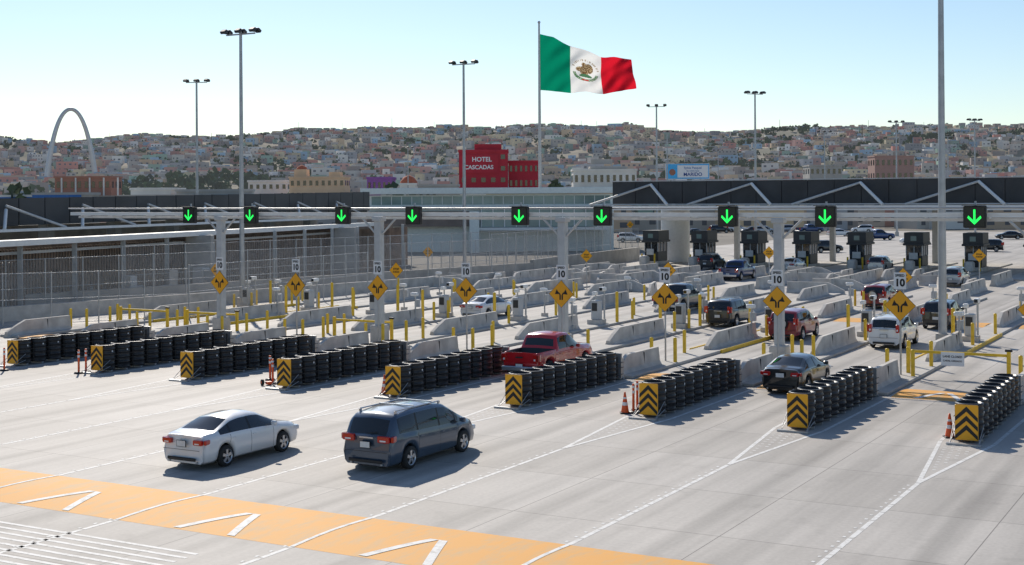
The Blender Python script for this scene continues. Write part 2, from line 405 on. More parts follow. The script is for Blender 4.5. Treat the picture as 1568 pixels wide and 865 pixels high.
# ---------------------------------------------------------------- lamps
def lamp(h,bar=3.0,r=.2):
    mb=MB(); mb.cyl((0,0,0),(0,0,.9),.42,.38,CONC,16); mb.cyl((0,0,.9),(0,0,h),r,r*.55,STEEL,12)
    mb.box(0,0,h-.15,bar,.1,.1,STEEL)
    for x in(-bar/2,0,bar/2):
        for dy in(-.3,.3):
            M=Matrix.Translation((x,dy,h+.1))@Matrix.Rotation(math.radians(32 if dy<0 else -32),4,'X')
            mb.box(0,0,0,.46,.4,.2,DARK2,M=M,ch=.04); mb.box(0,0,-.11,.4,.34,.02,GLASS,M=M)
        mb.box(x,0,h-.02,.08,.5,.1,DARK2)
    return mb.mesh('light_pole')
L22=lamp(22,2.6); L20=lamp(20.3,2.7,.2); LB=lamp(24,3,.22)
def bx(px,Y): return (px-784)/2072*Y
put('light_pole',L20,(bx(370,99),99,0),TH)
put('light_pole',LB,(22.4,70.5,0),TH)
for px,Y in((302,160),(711,140),(1006,209),(1157,184),(1022,295),(1263,300),(1373,260),(1493,255),(1452,325),(1100,420),(625,380)):
    put('light_pole',L22,(bx(px,Y),Y,0),random.uniform(-.5,.5))

# ---------------------------------------------------------------- cones, delineators
def cone():
    mb=MB(); mb.box(0,0,.02,.38,.38,.04,BLK,ch=.01)
    mb.lathe((0,0,0),'Z',[(.04,.15),(.3,.11)],ORG,16); mb.lathe((0,0,0),'Z',[(.3,.11),(.42,.09)],REFL,16); mb.lathe((0,0,0),'Z',[(.42,.09),(.54,.072)],ORG,16)
    mb.lathe((0,0,0),'Z',[(.54,.072),(.61,.06)],REFL,16); mb.lathe((0,0,0),'Z',[(.61,.06),(.8,.03),(.8,.001)],ORG,16)
    return mb.mesh('traffic_cone')
CN=cone()
def deline():
    mb=MB(); mb.lathe((0,0,0),'Z',[(0,.24),(.07,.2),(.08,.05)],BLK,12); mb.cyl((0,0,.08),(0,0,1.1),.05,.045,ORG,10)
    mb.cyl((0,0,.75),(0,0,.85),.056,.056,REFL,10); mb.cyl((0,0,.95),(0,0,1.03),.056,.056,REFL,10); return mb.mesh('orange_delineator')
DE=deline()
def gpos(px,py):
    Y=16990/(py-300); return (bx(px,Y),Y,.01)
for p in((955,634),(587,602),(1452,674)): put('traffic_cone',CN,gpos(*p))
for p in((968,634),(974,629),(416,586),(412,580),(119,568),(130,566),(5,563)): put('orange_delineator',DE,gpos(*p))
mb=MB(); mb.lathe((0,0,.14),'X',[(-.05,.04),(-.05,.13),(.05,.13),(.05,.04)],TYRE,14); mb.lathe((0,0,.14),'X',[(-.055,.001),(-.055,.06)],ORG,10)
mb.cyl((0,0,.14),(.3,0,.14),.02,.02,STEEL,8); mb.box(.3,0,.1,.25,.3,.12,ORG,ch=.02); p=gpos(400,588); mb.obj('wheeled_barricade_base',(p[0],p[1],0),.5)

# ---------------------------------------------------------------- vehicles
def wheel(mb,x,y,R,side):
    k=R/.33; c=(x,y,R)
    mb.lathe(c,'X',[(-.11*side,.19*k),(-.11*side,.29*k),(-.08*side,R),(.08*side,R),(.105*side,.3*k),(.11*side,.22*k)],TYRE,26)
    mb.lathe(c,'X',[(.11*side,.22*k),(.1*side,.205*k),(.05*side,.2*k)],RIM,26)
    mb.lathe(c,'X',[(.045*side,.2*k),(.045*side,.001)],BLK,20,False)
    for i in range(5):
        a=2*math.pi*i/5+.3; ca,sa=math.cos(a),math.sin(a); w0,w1=.036*k,.05*k
        def P(r,o,xx): return (x+xx*side,y+r*ca-o*sa,R+r*sa+o*ca)
        mb.add([P(.03*k,-w0,.1),P(.03*k,w0,.1),P(.205*k,w1,.092),P(.205*k,-w1,.092),P(.03*k,-w0,.06),P(.03*k,w0,.06),P(.205*k,w1,.06),P(.205*k,-w1,.06)],
               [(0,1,2,3),(0,3,7,4),(1,5,6,2)],RIM)
    mb.lathe(c,'X',[(.105*side,.001),(.105*side,.045*k),(.06*side,.05*k)],RIM,12)
def car(L,W,H,top,belt,wind,rear,side,pillars,seams,axles,R,roof,paint,tl=(.85,.16,.34),bed=None,rails=False,spare=False,zb=.2,plate=.78,lower=None):
    mb=MB(); hw=W/2
    st=set(np.round(np.linspace(-L/2,L/2,44),3))
    Ra=R+.055
    for a in axles:
        for k in np.linspace(-1,1,15): st.add(round(a+Ra*math.sin(k*math.pi/2),3))
    for y,_ in top: st.add(round(y,3))
    for p in pillars: st.add(round(p-.045,3)); st.add(round(p+.045,3))
    for p in seams: st.add(round(p-.007,3)); st.add(round(p+.007,3))
    for p in list(wind)+list(rear)+list(side): st.add(round(p,3))
    if bed:
        for p in(bed[0],bed[0]-.02,bed[1],bed[1]+.02): st.add(round(p,3))
    st=sorted(st); keep=[]
    imp=set([round(p-.007,3) for p in seams]+[round(p+.007,3) for p in seams])
    for y in st:
        if keep and y-keep[-1]<.012:
            if y in imp and keep[-1] not in imp: keep[-1]=y
            elif y in imp: keep.append(y)
            continue
        keep.append(y)
    st=keep
    tx=[a for a,b in top]; tz=[b for a,b in top]; bxx=[a for a,b in belt]; bz=[b for a,b in belt]
    def T_(y): return sum(np.interp(y+d,tx,tz)*w_ for d,w_ in((-.08,.2),(-.04,.2),(0,.2),(.04,.2),(.08,.2)))
    rings=[];info=[]
    for y in st:
        T=T_(y); B=min(np.interp(y,bxx,bz),T-.06); h=T-B
        w_=hw*np.interp(y,[-L/2,-L/2+.12,-L/2+.5,-L/2+1.2,L/2-1.3,L/2-.6,L/2-.15,L/2],[.86,.93,.975,1,1,.96,.86,.74])
        zl=zb+.0
        for a in axles:
            if abs(y-a)<Ra: zl=max(zl,R+math.sqrt(max(0,Ra*Ra-(y-a)**2)))
        f=min(1,h/(H-.95)); wt=w_*(.9-f*(.9-roof))
        xb=.955*w_
        def lerp(a): return xb+(wt-xb)*a
        pts=[(0,zl),(.84*w_,zl),(.965*w_,zl+.12*(B-zl)),(1.0*w_,zl+.5*(B-zl)),(.985*w_,zl+.86*(B-zl)),(xb,B),
             (lerp(.1),B+.1*h),(lerp(.84),B+.84*h),(wt*.965,T-.035*min(1,h/.3)),(wt*.86,T),(0,T+.035*f+.015)]
        if bed and bed[0]<=y<=bed[1]:
            pts[8]=(pts[5][0]*.93,T); pts[9]=(pts[5][0]*.93-.01,.8); pts[10]=(0,.8)
            pts[6]=(pts[5][0]*.99,B+.4*h); pts[7]=(pts[5][0]*.98,T)
        ring=[]
        for k in list(range(11))+[-i for i in range(9,0,-1)]:
            x,z=pts[abs(k)]; x=-x if k<0 else x
            e=min(1,max(0,1-(L/2-abs(y))/.35)); sg=1 if y>0 else -1
            bul=.07*math.exp(-((z-.5)/.22)**2)*e-.05*e*max(0,(z-.75)/.4)*(0 if H>1.6 and y<0 else 1)
            ring.append((x,y+sg*bul-sg*.12*e*(abs(x)/hw)**3,z))
        rings.append(ring); info.append((y,h))
    n=20; vs=[p for r in rings for p in r]
    groups={}
    for j in range(len(st)-1):
        y0,y1=st[j],st[j+1]; ym=(y0+y1)/2; h=min(info[j][1],info[j+1][1])
        for k in range(n):
            r=k if k<10 else 19-k
            m=paint
            if r==0: m=BLK
            elif r==1: m=lower or paint
            if y1-y0<.0165 and any(abs(ym-p)<.006 for p in seams) and 2<=r<=4: m=BLK
            if r==6 and side[0]<=ym<=side[1] and h>.13:
                m=BLK if any(abs(ym-p)<.045 for p in pillars) else GLASS
            if r==9 and (wind[0]<ym<wind[1] or rear[0]<ym<rear[1]): m=GLASS
            if bed and bed[0]-.03<=ym<=bed[1]+.03 and r in(8,9): m=BLK
            a=j*n+k; b=j*n+(k+1)%n
            groups.setdefault(m,[]).append((a,b,b+n,a+n))
    base=len(mb.v); mb.v+=vs
    for m,fs in groups.items():
        ki=mb.mi(m)
        for f in fs: mb.f.append(tuple(i+base for i in f)); mb.m.append(ki); mb.s.append(True)
    ki=mb.mi(paint)
    for j in(0,len(st)-1): mb.f.append(tuple(base+j*n+k for k in range(n))); mb.m.append(ki); mb.s.append(False)
    mb.box(0,0,.42,W-.55,L-.5,.36,BLK)
    for a in axles:
        for sd_ in(-1,1): wheel(mb,sd_*(hw-.115),a,R,sd_)
    yr=-L/2
    z,hh,ww=tl
    for sd_ in(-1,1):
        mb.box(sd_*(hw*.86-ww/2),yr-.0,z,ww,.12,hh,RED,ch=.02)
        mb.box(sd_*(hw*.9),yr+.16,z,.1,.26,hh*.9,RED,ch=.02,rz=sd_*.22)
        mb.box(sd_*(hw*.86-ww*.5),yr-.062,z-hh*.2,ww*.5,.01,hh*.22,LAMPW)
        mb.box(sd_*hw*.62,L/2-.06,.66,.42,.16,.14,LAMPW,rz=-sd_*.25,ch=.02)
        mb.box(sd_*(hw+.1),wind[1]-.42,np.interp(0,bxx,bz)+.1,.2,.12,.15,paint,ch=.03)
        for p in seams[:-1]:
            zz=np.interp(p,bxx,bz)-.12; mb.box(sd_*(hw*.995),p+.16,zz,.03,.16,.03,paint,ch=.005)
        if rails:
            mb.cyl((sd_*roof*hw*.86,rear[1]+.3,H+.045),(sd_*roof*hw*.86,wind[0]-.1,H+.03),.022,.022,RIM,8)
            for yy in(rear[1]+.3,0,wind[0]-.1): mb.box(sd_*roof*hw*.86,yy,H+.0,.04,.1,.08,RIM)
        mb.cyl((sd_*.55,yr-.02,.24),(sd_*.55,yr+.2,.24),.035,.035,STEEL,8)
    if rails:
        for yy in(-.9,.1): mb.box(0,yy,H+.07,roof*W*.84,.06,.03,RIM)
    mb.box(0,yr-.075,plate,.34,.02,.17,PLATE); mb.box(0,yr-.068,plate,.38,.02,.2,BLK)
    mb.box(0,yr-.06,.34,W*.62,.06,.1,BLK,ch=.02); mb.box(0,yr-.072,.62,W*.8,.012,.012,BLK)
    mb.box(0,L/2+.03,.5,W*.55,.06,.2,BLK,ch=.02)
    if H>1.6 and not bed:
        mb.box(0,yr+.02,1.02,.5,.06,.04,RIM)
        mb.cyl((0,yr-.0,1.14),(.35,yr+.06,1.2),.012,.012,BLK,6)
    if spare:
        vs=[]
        for (o,r) in((.1,.33),(-.06,.33),(-.1,.27),(-.1,.02)):
            for i in range(24):
                a=2*math.pi*i/24; vs.append((r*math.cos(a),yr-.08+o*1.0,.98+r*math.sin(a)))
        mb.add(vs[:72],[(j*24+i,j*24+(i+1)%24,(j+1)*24+(i+1)%24,(j+1)*24+i) for j in range(2) for i in range(24)],TYRE,True)
        mb.add(vs[48:],[(i,(i+1)%24,24+(i+1)%24,24+i) for i in range(24)],RIM,False)
    if bed:
        mb.box(0,yr-.1,.5,W*.86,.14,.2,RIM,ch=.03)
        mb.box(0,yr-.07,1.0,.35,.03,.07,BLK)
    return mb
def paint(n,c,metal=0,rough=.28): return mat('paint_'+n,c,rough,metal=metal,var=.03,scale=.8,coat=1)
def sedan(p,name='sedan'):
    return car(4.65,1.8,1.43,[(-2.325,1.0),(-2.22,1.07),(-1.72,1.1),(-1.0,1.38),(-.6,1.43),(0,1.44),(.35,1.4),(1.2,1.0),(1.9,.9),(2.22,.78),(2.325,.68)],
        [(-2.325,.9),(-1.7,.98),(0,.93),(1.2,.9),(2,.78),(2.325,.6)],(.35,1.16),(-1.72,-1.0),(-1.6,1.05),(-1.15,-.22),(-1.18,-.22,.85),(-1.34,1.36),.325,.66,p,plate=.8).mesh(name)
def suv(p,name='suv',**k):
    return car(4.55,1.85,1.68,[(-2.275,1.0),(-2.23,1.12),(-2.02,1.55),(-1.8,1.64),(-.6,1.69),(0,1.68),(.3,1.62),(1.1,1.12),(1.9,.99),(2.2,.86),(2.275,.76)],
        [(-2.275,.95),(-2.15,1.08),(0,1.0),(1.1,.98),(1.9,.86),(2.275,.66)],(.3,1.08),(-2.23,-2.02),(-1.95,.95),(-1.25,-.25),(-1.2,-.25,.85),(-1.33,1.33),.35,.74,p,tl=(1.1,.42,.16),plate=.7,zb=.25,lower=BLK,**k).mesh(name)
def van(p,name):
    return car(5.0,1.96,1.72,[(-2.5,.98),(-2.45,1.1),(-2.22,1.54),(-2.0,1.67),(-1.2,1.73),(0,1.73),(.6,1.66),(1.72,1.08),(2.25,.93),(2.45,.8),(2.5,.72)],
        [(-2.5,.92),(-2.32,1.08),(0,.99),(1.7,.95),(2.2,.8),(2.5,.58)],(.6,1.66),(-2.45,-2.2),(-2.05,1.42),(-1.1,.12,1.05),(-1.1,.1,1.15),(-1.53,1.5),.345,.76,p,tl=(1.0,.2,.42),plate=.82,rails=True).mesh(name)
def truck(p,name='pickup_truck'):
    return car(5.8,2.0,1.9,[(-2.9,1.2),(-1.15,1.22),(-1.1,1.26),(-.98,1.74),(-.8,1.85),(-.2,1.9),(.35,1.85),(1.15,1.27),(1.4,1.24),(2.6,1.14),(2.9,1.0)],
        [(-2.9,1.12),(0,1.14),(1.1,1.12),(2.9,.9)],(.35,1.13),(-1.1,-.97),(-.9,1.0),(-.1,),(-.95,-.1,.95),(-1.85,1.75),.4,.74,p,tl=(.98,.36,.16),bed=(-2.82,-1.2),plate=.62,zb=.35).mesh(name)
PW=paint('white',(.82,.82,.81))
PB=paint('black',(.012,.012,.014)); PG=paint('slate_blue',(.055,.085,.13),metal=.3,rough=.3); PR=paint('red',(.55,.012,.018),rough=.25)
PDB=paint('navy',(.02,.05,.16),metal=.3); PS=paint('silver',(.45,.46,.47),metal=.5); PDG=paint('charcoal',(.03,.033,.038),metal=.4); PR2=paint('maroon',(.28,.015,.02))
SW=sedan(PW,'white_sedan'); SK=sedan(PB,'black_sedan'); VG=van(PG,'grey_minivan'); TR=truck(PR,'red_pickup_truck'); TK=truck(PDG,'black_pickup_truck'); TB=truck(PDB,'blue_pickup_truck')
UW=suv(PW,'white_suv',rails=True); UK=suv(PB,'black_suv'); UR=suv(PR2,'red_suv',spare=True); UD=suv(PDG,'dark_suv',rails=True); US=suv(PS,'silver_suv')
for n,me,s,t,r in(('white_sedan',SW,33.0,-28.7,0),('grey_minivan',VG,35.5,-23.6,0),('red_pickup_truck',TR,55.6,-29.3,0),('black_sedan',SK,55.9,-17.6,0),
    ('white_suv',UW,73.9,-17.9,0),('black_suv',UK,85.5,-17.7,0),('red_suv',UR,75.4,-23.9,0),('dark_suv',UD,81.2,-29.9,0),('black_pickup_truck',TK,90,-36.9,0),
    ('white_sedan',SW,79.4,-46.6,0),('red_suv',UR,98.6,-24.8,0),('blue_pickup_truck',TB,125,-45.2,0),('white_sedan',SW,140,-44.6,0),('silver_suv',US,124,-24.6,0),
    ('silver_suv',US,143,-36,0),('dark_suv',UD,141,-54,0)):
    lane(n,me,s,t,.01,r)
far=[('white_suv',UW),('dark_suv',UD),('black_sedan',SK),('silver_suv',US),('white_sedan',SW),('blue_pickup_truck',TB)]
for i,(px,Y) in enumerate(((965,236),(1102,290),(1150,285),(1172,280),(1285,262),(1345,240),(1130,295),(1265,190),(1060,270),(1200,290),(1400,220),(1240,285),(1320,285),(1510,190),(1545,240))):
    n,me=far[i%6]; put(n,me,(bx(px,Y),Y,.01),random.uniform(1.2,1.9)+random.choice([0,3.14]))

# ---------------------------------------------------------------- booths + right canopy
def booth():
    mb=MB(); mb.box(0,0,.2,2.0,3.4,.4,CONC,ch=.05)
    mb.box(0,0,.95,1.7,2.8,1.1,DARK2,ch=.04)
    mb.box(0,0,2.05,1.6,2.7,1.1,GLASS)
    for x in(-.83,.83):
        for y in(-1.37,-.45,.45,1.37): mb.box(x,y,2.05,.07,.07,1.1,GREYP)
    mb.box(0,-1.37,2.05,.07,.07,1.1,GREYP)
    mb.box(0,0,2.72,2.2,3.5,.24,DARKP,ch=.03); mb.box(0,0,3.4,2.0,3.2,1.14,DARKP,ch=.03)
    mb.box(0,-1.62,3.35,.6,.03,.5,GGLASS); mb.box(0,-1.72,1.5,.9,.06,.7,GREYP)
    for x in(-.8,.8): mb.cyl((x,-2.3,0),(x,-2.3,1.3),.1,.1,YEL,10)
    mb.box(0,-3.4,.55,.9,1.2,1.1,CONC,ch=.15)
    return mb.mesh('inspection_booth')
BH=booth()
for k in range(9): lane('inspection_booth',BH,147,-63.3+6.03*k,.1)
mb=MB()
t0,t1=-67.,22.
PAN=mat('canopy_panel',(.04,.042,.047),.5,var=.25,scale=.4)
x=t0
while x<t1:
    mb.box(x+1.45,143,8.4,2.84,.12,2.7,PAN); x+=2.9
mb.box((t0+t1)/2,143.2,8.4,t1-t0,.1,2.6,DARK2); mb.box((t0+t1)/2,143,9.82,t1-t0,.3,.1,GREYP); mb.box((t0+t1)/2,154,9.6,t1-t0,21,.15,GREYP)
mb.box((t0+t1)/2,141,6.75,t1-t0,.5,.5,WHITEP); mb.box((t0+t1)/2,141.2,7.15,t1-t0,.2,.12,GREYP)
for k in range(8):
    a=t0+5+k*12.
    mb.cyl((a,142.6,9.4),(a-7,141,7.1),.13,.13,GREYP,8); mb.cyl((a,142.6,9.4),(a+2.8,140.7,7.1),.17,.17,WHITEP,8)
    mb.cyl((a+2.8,140.7,7.1),(a+2.8,150,7),.14,.14,GREYP,8)
for k in range(0,8): mb.box(t0+9+k*12,160,3.4,.6,.6,6.8,GREYP)
mb.obj('booth_canopy',(0,0,0),TH)
mb=MB(); mb.cyl((0,0,0),(0,0,6.6),1.75,1.75,WHITEP,28); mb.obj('white_canopy_column',(19.9,165,0))

# ---------------------------------------------------------------- left structures
mb=MB(); A=Vector((-48,70.7)); Bp=Vector((-16.9,160)); dr=(Bp-A).normalized(); ln=(Bp-A).length
nrm=Vector((-dr.y,dr.x))
k=0.
while k<ln:
    p=A+dr*k; q=A+dr*min(ln,k+2.9); mb.wall(p,q,6.0+.6*k/ln,8.0+.8*k/ln,.12,PAN); k+=3.0
mb.wall(A+nrm*.3,Bp+nrm*.3,6.3,8.1,.1,DARK2)
k=4.
while k<ln-3:
    p=A+dr*k-nrm*.5; q=A+dr*(k+5.5)-nrm*1.6; mb.cyl((p.x,p.y,7.7),(q.x,q.y,6.0),.1,.1,GREYP,8)
    q=A+dr*(k-1.5)-nrm*1.6; mb.cyl((p.x,p.y,7.4),(q.x,q.y,6.0),.13,.13,WHITEP,8)
    c=A+dr*k+nrm*3; mb.box(c.x,c.y,3.1,.9,.9,6.2,CONC2,rz=math.atan2(dr.y,dr.x)); k+=9
mb.wall(A-nrm*1.6,Bp-nrm*1.6,5.8,6.0,.3,WHITEP)
mb.wall(A+nrm*4,Bp+nrm*4,8.15,8.25,7.5,GREYP)
mb.wall(A+nrm*7,Bp+nrm*7,0,6,.4,CONC2)
mb.obj('pedestrian_bridge_canopy')
mb=MB(); A2=A-nrm*5; B2=Bp-nrm*3+dr*-6
mb.wall(A2,B2,5.1,5.3,2.4,GREYP); mb.wall(A2-nrm*1.3,B2-nrm*1.3,4.95,5.35,.1,WHITEP); mb.wall(A2,B2,4.3,4.5,.1,GREYP)
k=3.
while k<95:
    c=A2+dr*k; mb.box(c.x,c.y,2.5,.3,.3,5.,STEEL); k+=6
for k in(18.5,50,78):
    c=A2+dr*k; mb.box(c.x,c.y,2.5,2.2,1.2,5.,CONC2,ch=.05)
mb.obj('covered_walkway')
BROWN=mat('weathered_steel_bars',(.24,.18,.14),.8,var=.3,scale=1)
mb=MB(); A3=A2+nrm*1.8; B3=B2+nrm*1.8+dr*10
l3=(B3-A3).length
for k in np.arange(0,l3,.34):
    p=A3+dr*k; mb.box(p.x,p.y,2.3,.14,.14,4.6,BROWN,rz=math.atan2(dr.y,dr.x))
mb.wall(A3,B3,4.5,4.9,.1,BROWN); mb.wall(A3,B3,0,.5,.2,CONC2); mb.obj('bar_fence')
def chain_mat():
    m=D.materials.new('chain_link'); m.use_nodes=True; nt=m.node_tree; N=nt.nodes; L=nt.links; b=N['Principled BSDF']
    b.inputs['Base Color'].default_value=(.42,.42,.42,1); b.inputs['Metallic'].default_value=.3; b.inputs['Roughness'].default_value=.5
    tc=N.new('ShaderNodeTexCoord'); sx=N.new('ShaderNodeSeparateXYZ'); L.new(tc.outputs['Object'],sx.inputs[0])
    outs=[]
    for sg in('ADD','SUBTRACT'):
        a=N.new('ShaderNodeMath'); a.operation=sg; L.new(sx.outputs['X'],a.inputs[0]); L.new(sx.outputs['Z'],a.inputs[1])
        f=N.new('ShaderNodeMath'); f.operation='PINGPONG'; f.inputs[1].default_value=.05; L.new(a.outputs[0],f.inputs[0])
        c=N.new('ShaderNodeMath'); c.operation='LESS_THAN'; c.inputs[1].default_value=.0045; L.new(f.outputs[0],c.inputs[0]); outs.append(c)
    mx=N.new('ShaderNodeMath'); mx.operation='MAXIMUM'; L.new(outs[0].outputs[0],mx.inputs[0]); L.new(outs[1].outputs[0],mx.inputs[1])
    tr=N.new('ShaderNodeBsdfTransparent'); ms=N.new('ShaderNodeMixShader'); L.new(mx.outputs[0],ms.inputs[0]); L.new(tr.outputs[0],ms.inputs[1]); L.new(b.outputs[0],ms.inputs[2])
    L.new(ms.outputs[0],N['Material Output'].inputs['Surface']); return m
CH=chain_mat()
def clf(p0,p1,h=4,sp=3.):
    l=math.hypot(p1[0]-p0[0],p1[1]-p0[1]); mb=MB(); mb.poly([(0,0,.1),(l,0,.1),(l,0,h),(0,0,h)],CH)
    n=max(1,round(l/sp))
    for i in range(n+1): mb.cyl((l*i/n,0,0),(l*i/n,0,h+.05),.045,.045,STEEL,8)
    for z in(h,h*.5,.12): mb.cyl((0,.0,z),(l,.0,z),.025,.025,STEEL,6)
    mb.obj('chain_link_fence',(p0[0],p0[1],0),math.atan2(p1[1]-p0[1],p1[0]-p0[0]))
clf((-38.5,88),(-2,131)); clf((-2,131),(12,165),4.5); clf((-30,104),(5,150),4.5); clf((-36,80),(-37,100),3.2)
clf((-22,92),(-12,112),3.6); clf((-8,152),(20,215),3); clf((-38,84),(-22,92),3.4)
mb=MB(); mb.wall((-37,87),(-1,128.5),0,1.0,.35,CONC); mb.wall((-36,97),(2,140),0,1.3,.4,CONC2); mb.wall((2,140),(16,172),0,1.6,.4,CONC2); mb.obj('low_concrete_wall')
mb=MB()
for i in range(26):
    x=random.uniform(-42,-24); y=96+ (x+42)*1.1+random.uniform(-3,8); h=random.uniform(1,2.6)
    mb.box(x,y,h/2,random.uniform(.5,1.6),random.uniform(.5,1.2),h,random.choice([GREYP,STEEL,CONC2,WHITEP]),rz=TH,ch=.03)
mb.obj('utility_cabinets')
mb=MB(); mb.box(0,0,1.5,3.2,6,3,GREYP,ch=.05); mb.box(0,0,3.1,3.6,6.4,.2,WHITEP)
for k in range(3): mb.box(1.62,-2+k*2,1.8,.03,1,.9,GLASS)
mb.obj('guard_building',(-40.5,104,0),TH)

# central terminal building
mb=MB(); TW=mat('terminal_white',(.8,.84,.8),.6,var=.06)
Y=200; x0,x1=-21.3,15
mb.box((x0+x1)/2,Y+8,4.2,x1-x0,16,8.4,TW); mb.box((x0+x1)/2,Y+7.8,9.0,x1-x0+2,18,.9,TW,ch=.05)
mb.box((x0+x1)/2,Y-.05,7.6,x1-x0-1,.1,1.2,GGLASS)
for x in np.arange(x0+.5,x1,1.5): mb.box(x,Y-.13,7.6,.1,.1,1.2,WHITEP)
mb.box((x0+x1)/2,Y-.6,6.7,x1-x0,1.2,.25,WHITEP)
CORR=mat('brown_cladding',(.27,.21,.18),.6,var=.2,scale=.5)
mb.box(x0+7.5,Y-1.0,4.9,15,1.6,2.2,CORR)
for x in np.arange(x0+.2,x0+15,.5): mb.box(x,Y-1.85,4.9,.16,.1,2.2,CORR)
mb.box(4.,Y-.9,5.1,17,1.5,2.9,GGLASS)
for x in np.arange(-4.5,12.6,1.7): mb.box(x,Y-1.7,5.1,.12,.1,2.9,WHITEP)
mb.box(4.,Y-1.7,5.3,17,.08,.1,WHITEP); mb.box(4,Y-2,3.4,20,2.5,.4,WHITEP)
mb.box(-5.5,Y-3,3,1.4,1.4,6,TW)
mb.obj('terminal_building')

# ---------------------------------------------------------------- flag
mb=MB(); mb.cyl((0,0,0),(0,0,52.8),.5,.24,mat('flagpole_paint',(.6,.6,.58),.4),16); mb.lathe((0,0,53.1),'Z',[(-.4,.01),(-.2,.35),(.1,.4),(.4,.01)],RIM,12)
FX,FY=bx(827,350),350; mb.obj('flagpole',(FX,FY,0))
nu,nv=260,150; q=.1689
def fpos(u,v):
    top=np.interp(u,[0,.15,.32,.5,.67,.85,1],[52,57,70,79,87,89,90]); bot=np.interp(u,[0,.17,.35,.5,.68,.85,1],[138,140.5,143,141,144,142,136])
    y_=top+(bot-top)*v; x_=(.5+u*(140+6*v*u))+1.2*math.sin(v*7+1)*u
    dy=u*(2.2*math.sin(u*8.5+v*2.6+.5)+.8*math.sin(u*19-v*3.5+1)+.35*math.sin(u*37+v*9))+.25*math.sin(v*16+u*30)*min(1,u*6)
    return ((x_)*q,dy,8.2+(300-y_)*q+.25*u*math.sin(u*17))
vs=[];cols_=[]
for i in range(nu+1):
    for j in range(nv+1): vs.append(fpos(i/nu,j/nv))
for i in range(nu+1):
    for j in range(nv+1):
        u,v=i/nu,j/nv
        c=(.0,.24,.13) if u<1/3 else ((.85,.85,.83) if u<2/3 else (.72,.012,.03))
        X=(u-.5)*1.72*.88; Z=(.5-v)*.88
        r=math.hypot(X,Z)
        if r<.24:
            a=math.atan2(Z,X)
            if .165<r<.21 and (a<-.15 and a>-3.0): c=(.05,.2,.07) if noise.noise((X*60,Z*60,0))>-.15 else (.6,.6,.5)
            e=((X+.02)/.07)**2+((Z-.0)/.11)**2<1 or ((X-.05)/.07)**2+((Z-.06)/.1)**2<1 or ((X+.07)/.09)**2+((Z-.03)/.05)**2<1 or ((X+.03)/.035)**2+((Z-.13)/.04)**2<1
            if e: c=(.16,.09,.04) if noise.noise((X*45,Z*45,3))>-.05 else (.5,.38,.22)
            if ((X)/.11)**2+((Z+.1)/.035)**2<1: c=(.08,.2,.1)
            if r>.2 and a>.3 and a<2.8 and noise.noise((a*9,0,0))>0: c=(.45,.38,.3)
            if abs(r-.19)<.012 and a<-1.3 and a>-1.9: c=(.6,.05,.05)
        cols_.append((*c,1))
me=D.meshes.new('mexican_flag'); fs=[]
for i in range(nu):
    for j in range(nv): a=i*(nv+1)+j; fs.append((a,a+1,a+nv+2,a+nv+1))
me.from_pydata(vs,[],fs); ca=me.color_attributes.new('Col','FLOAT_COLOR','POINT'); ca.data.foreach_set('color',np.array(cols_,dtype=np.float32).ravel())
me.polygons.foreach_set('use_smooth',[True]*len(fs)); me.materials.append(attrmat('flag_cloth',.8,transl=.5)); put('mexican_flag',me,(FX,FY,0))

# ---------------------------------------------------------------- arch
mb=MB(); AY=950; ax0,ax1=bx(74,AY),bx(145,AY); hh=8.2+(300-163)*AY/2072; cx=(ax0+ax1)/2; hwid=(ax1-ax0)/2
pts=[]
for i in range(61):
    a=-1+2*i/60; z=hh*(1-(math.cosh(2.6*a)-1)/(math.cosh(2.6)-1)); pts.append((cx+a*hwid,AY+a*10,z))
for i in range(60):
    r=lambda p:1.3+1.0*(1-p[2]/hh)
    mb.cyl(pts[i],pts[i+1],r(pts[i]),r(pts[i+1]),mat('arch_steel',(.62,.62,.62),.4,metal=.2,var=.08,scale=.05),12,False)
mb.obj('monument_arch')

# ---------------------------------------------------------------- city buildings
def bld(name,pa,pb,ytop,Y,wall,floors=3,colsn=6,depth=14,parap=.6,win=GLASS,extra=None):
    X0,X1=bx(pa,Y),bx(pb,Y); zt=8.2+(300-ytop)*Y/2072; mb=MB(); cx=(X0+X1)/2; wd=X1-X0
    mb.box(0,depth/2,zt/2,wd,depth,zt,wall); mb.box(0,depth/2,zt+parap/2-.1,wd+.5,depth+.5,parap,wall)
    fh=zt/floors
    for f in range(floors):
        for c in range(colsn):
            xx=-wd/2+wd*(c+.5)/colsn; mb.box(xx,-.03,fh*(f+.55),wd/colsn*.45,.1,fh*.4,win); mb.box(xx,-.1,fh*(f+.33),wd/colsn*.55,.2,.12,wall)
        for c in range(3):
            for sx in(-1,1): mb.box(sx*(wd/2+.02),depth*(c+.5)/3,fh*(f+.55),.1,depth*.14,fh*.4,win)
    if extra: extra(mb,wd,depth,zt)
    return mb.obj(name,(cx,Y,0))
HRED=mat('hotel_red',(.5,.03,.05),.8,var=.08,scale=.2); CREAM=mat('cream_stucco',(.72,.5,.32),.85,scale=.2); PURP=mat('purple_stucco',(.26,.11,.36),.85); BRK=mat('brick_wall',(.42,.2,.14),.85,scale=.3)
WST=mat('white_stucco',(.75,.72,.66),.85,scale=.2); GST=mat('grey_stucco',(.42,.4,.37),.85,scale=.2); TER=mat('terracotta_dome',(.5,.14,.07),.8); BLUE=mat('blue_panel',(.03,.14,.4),.5)
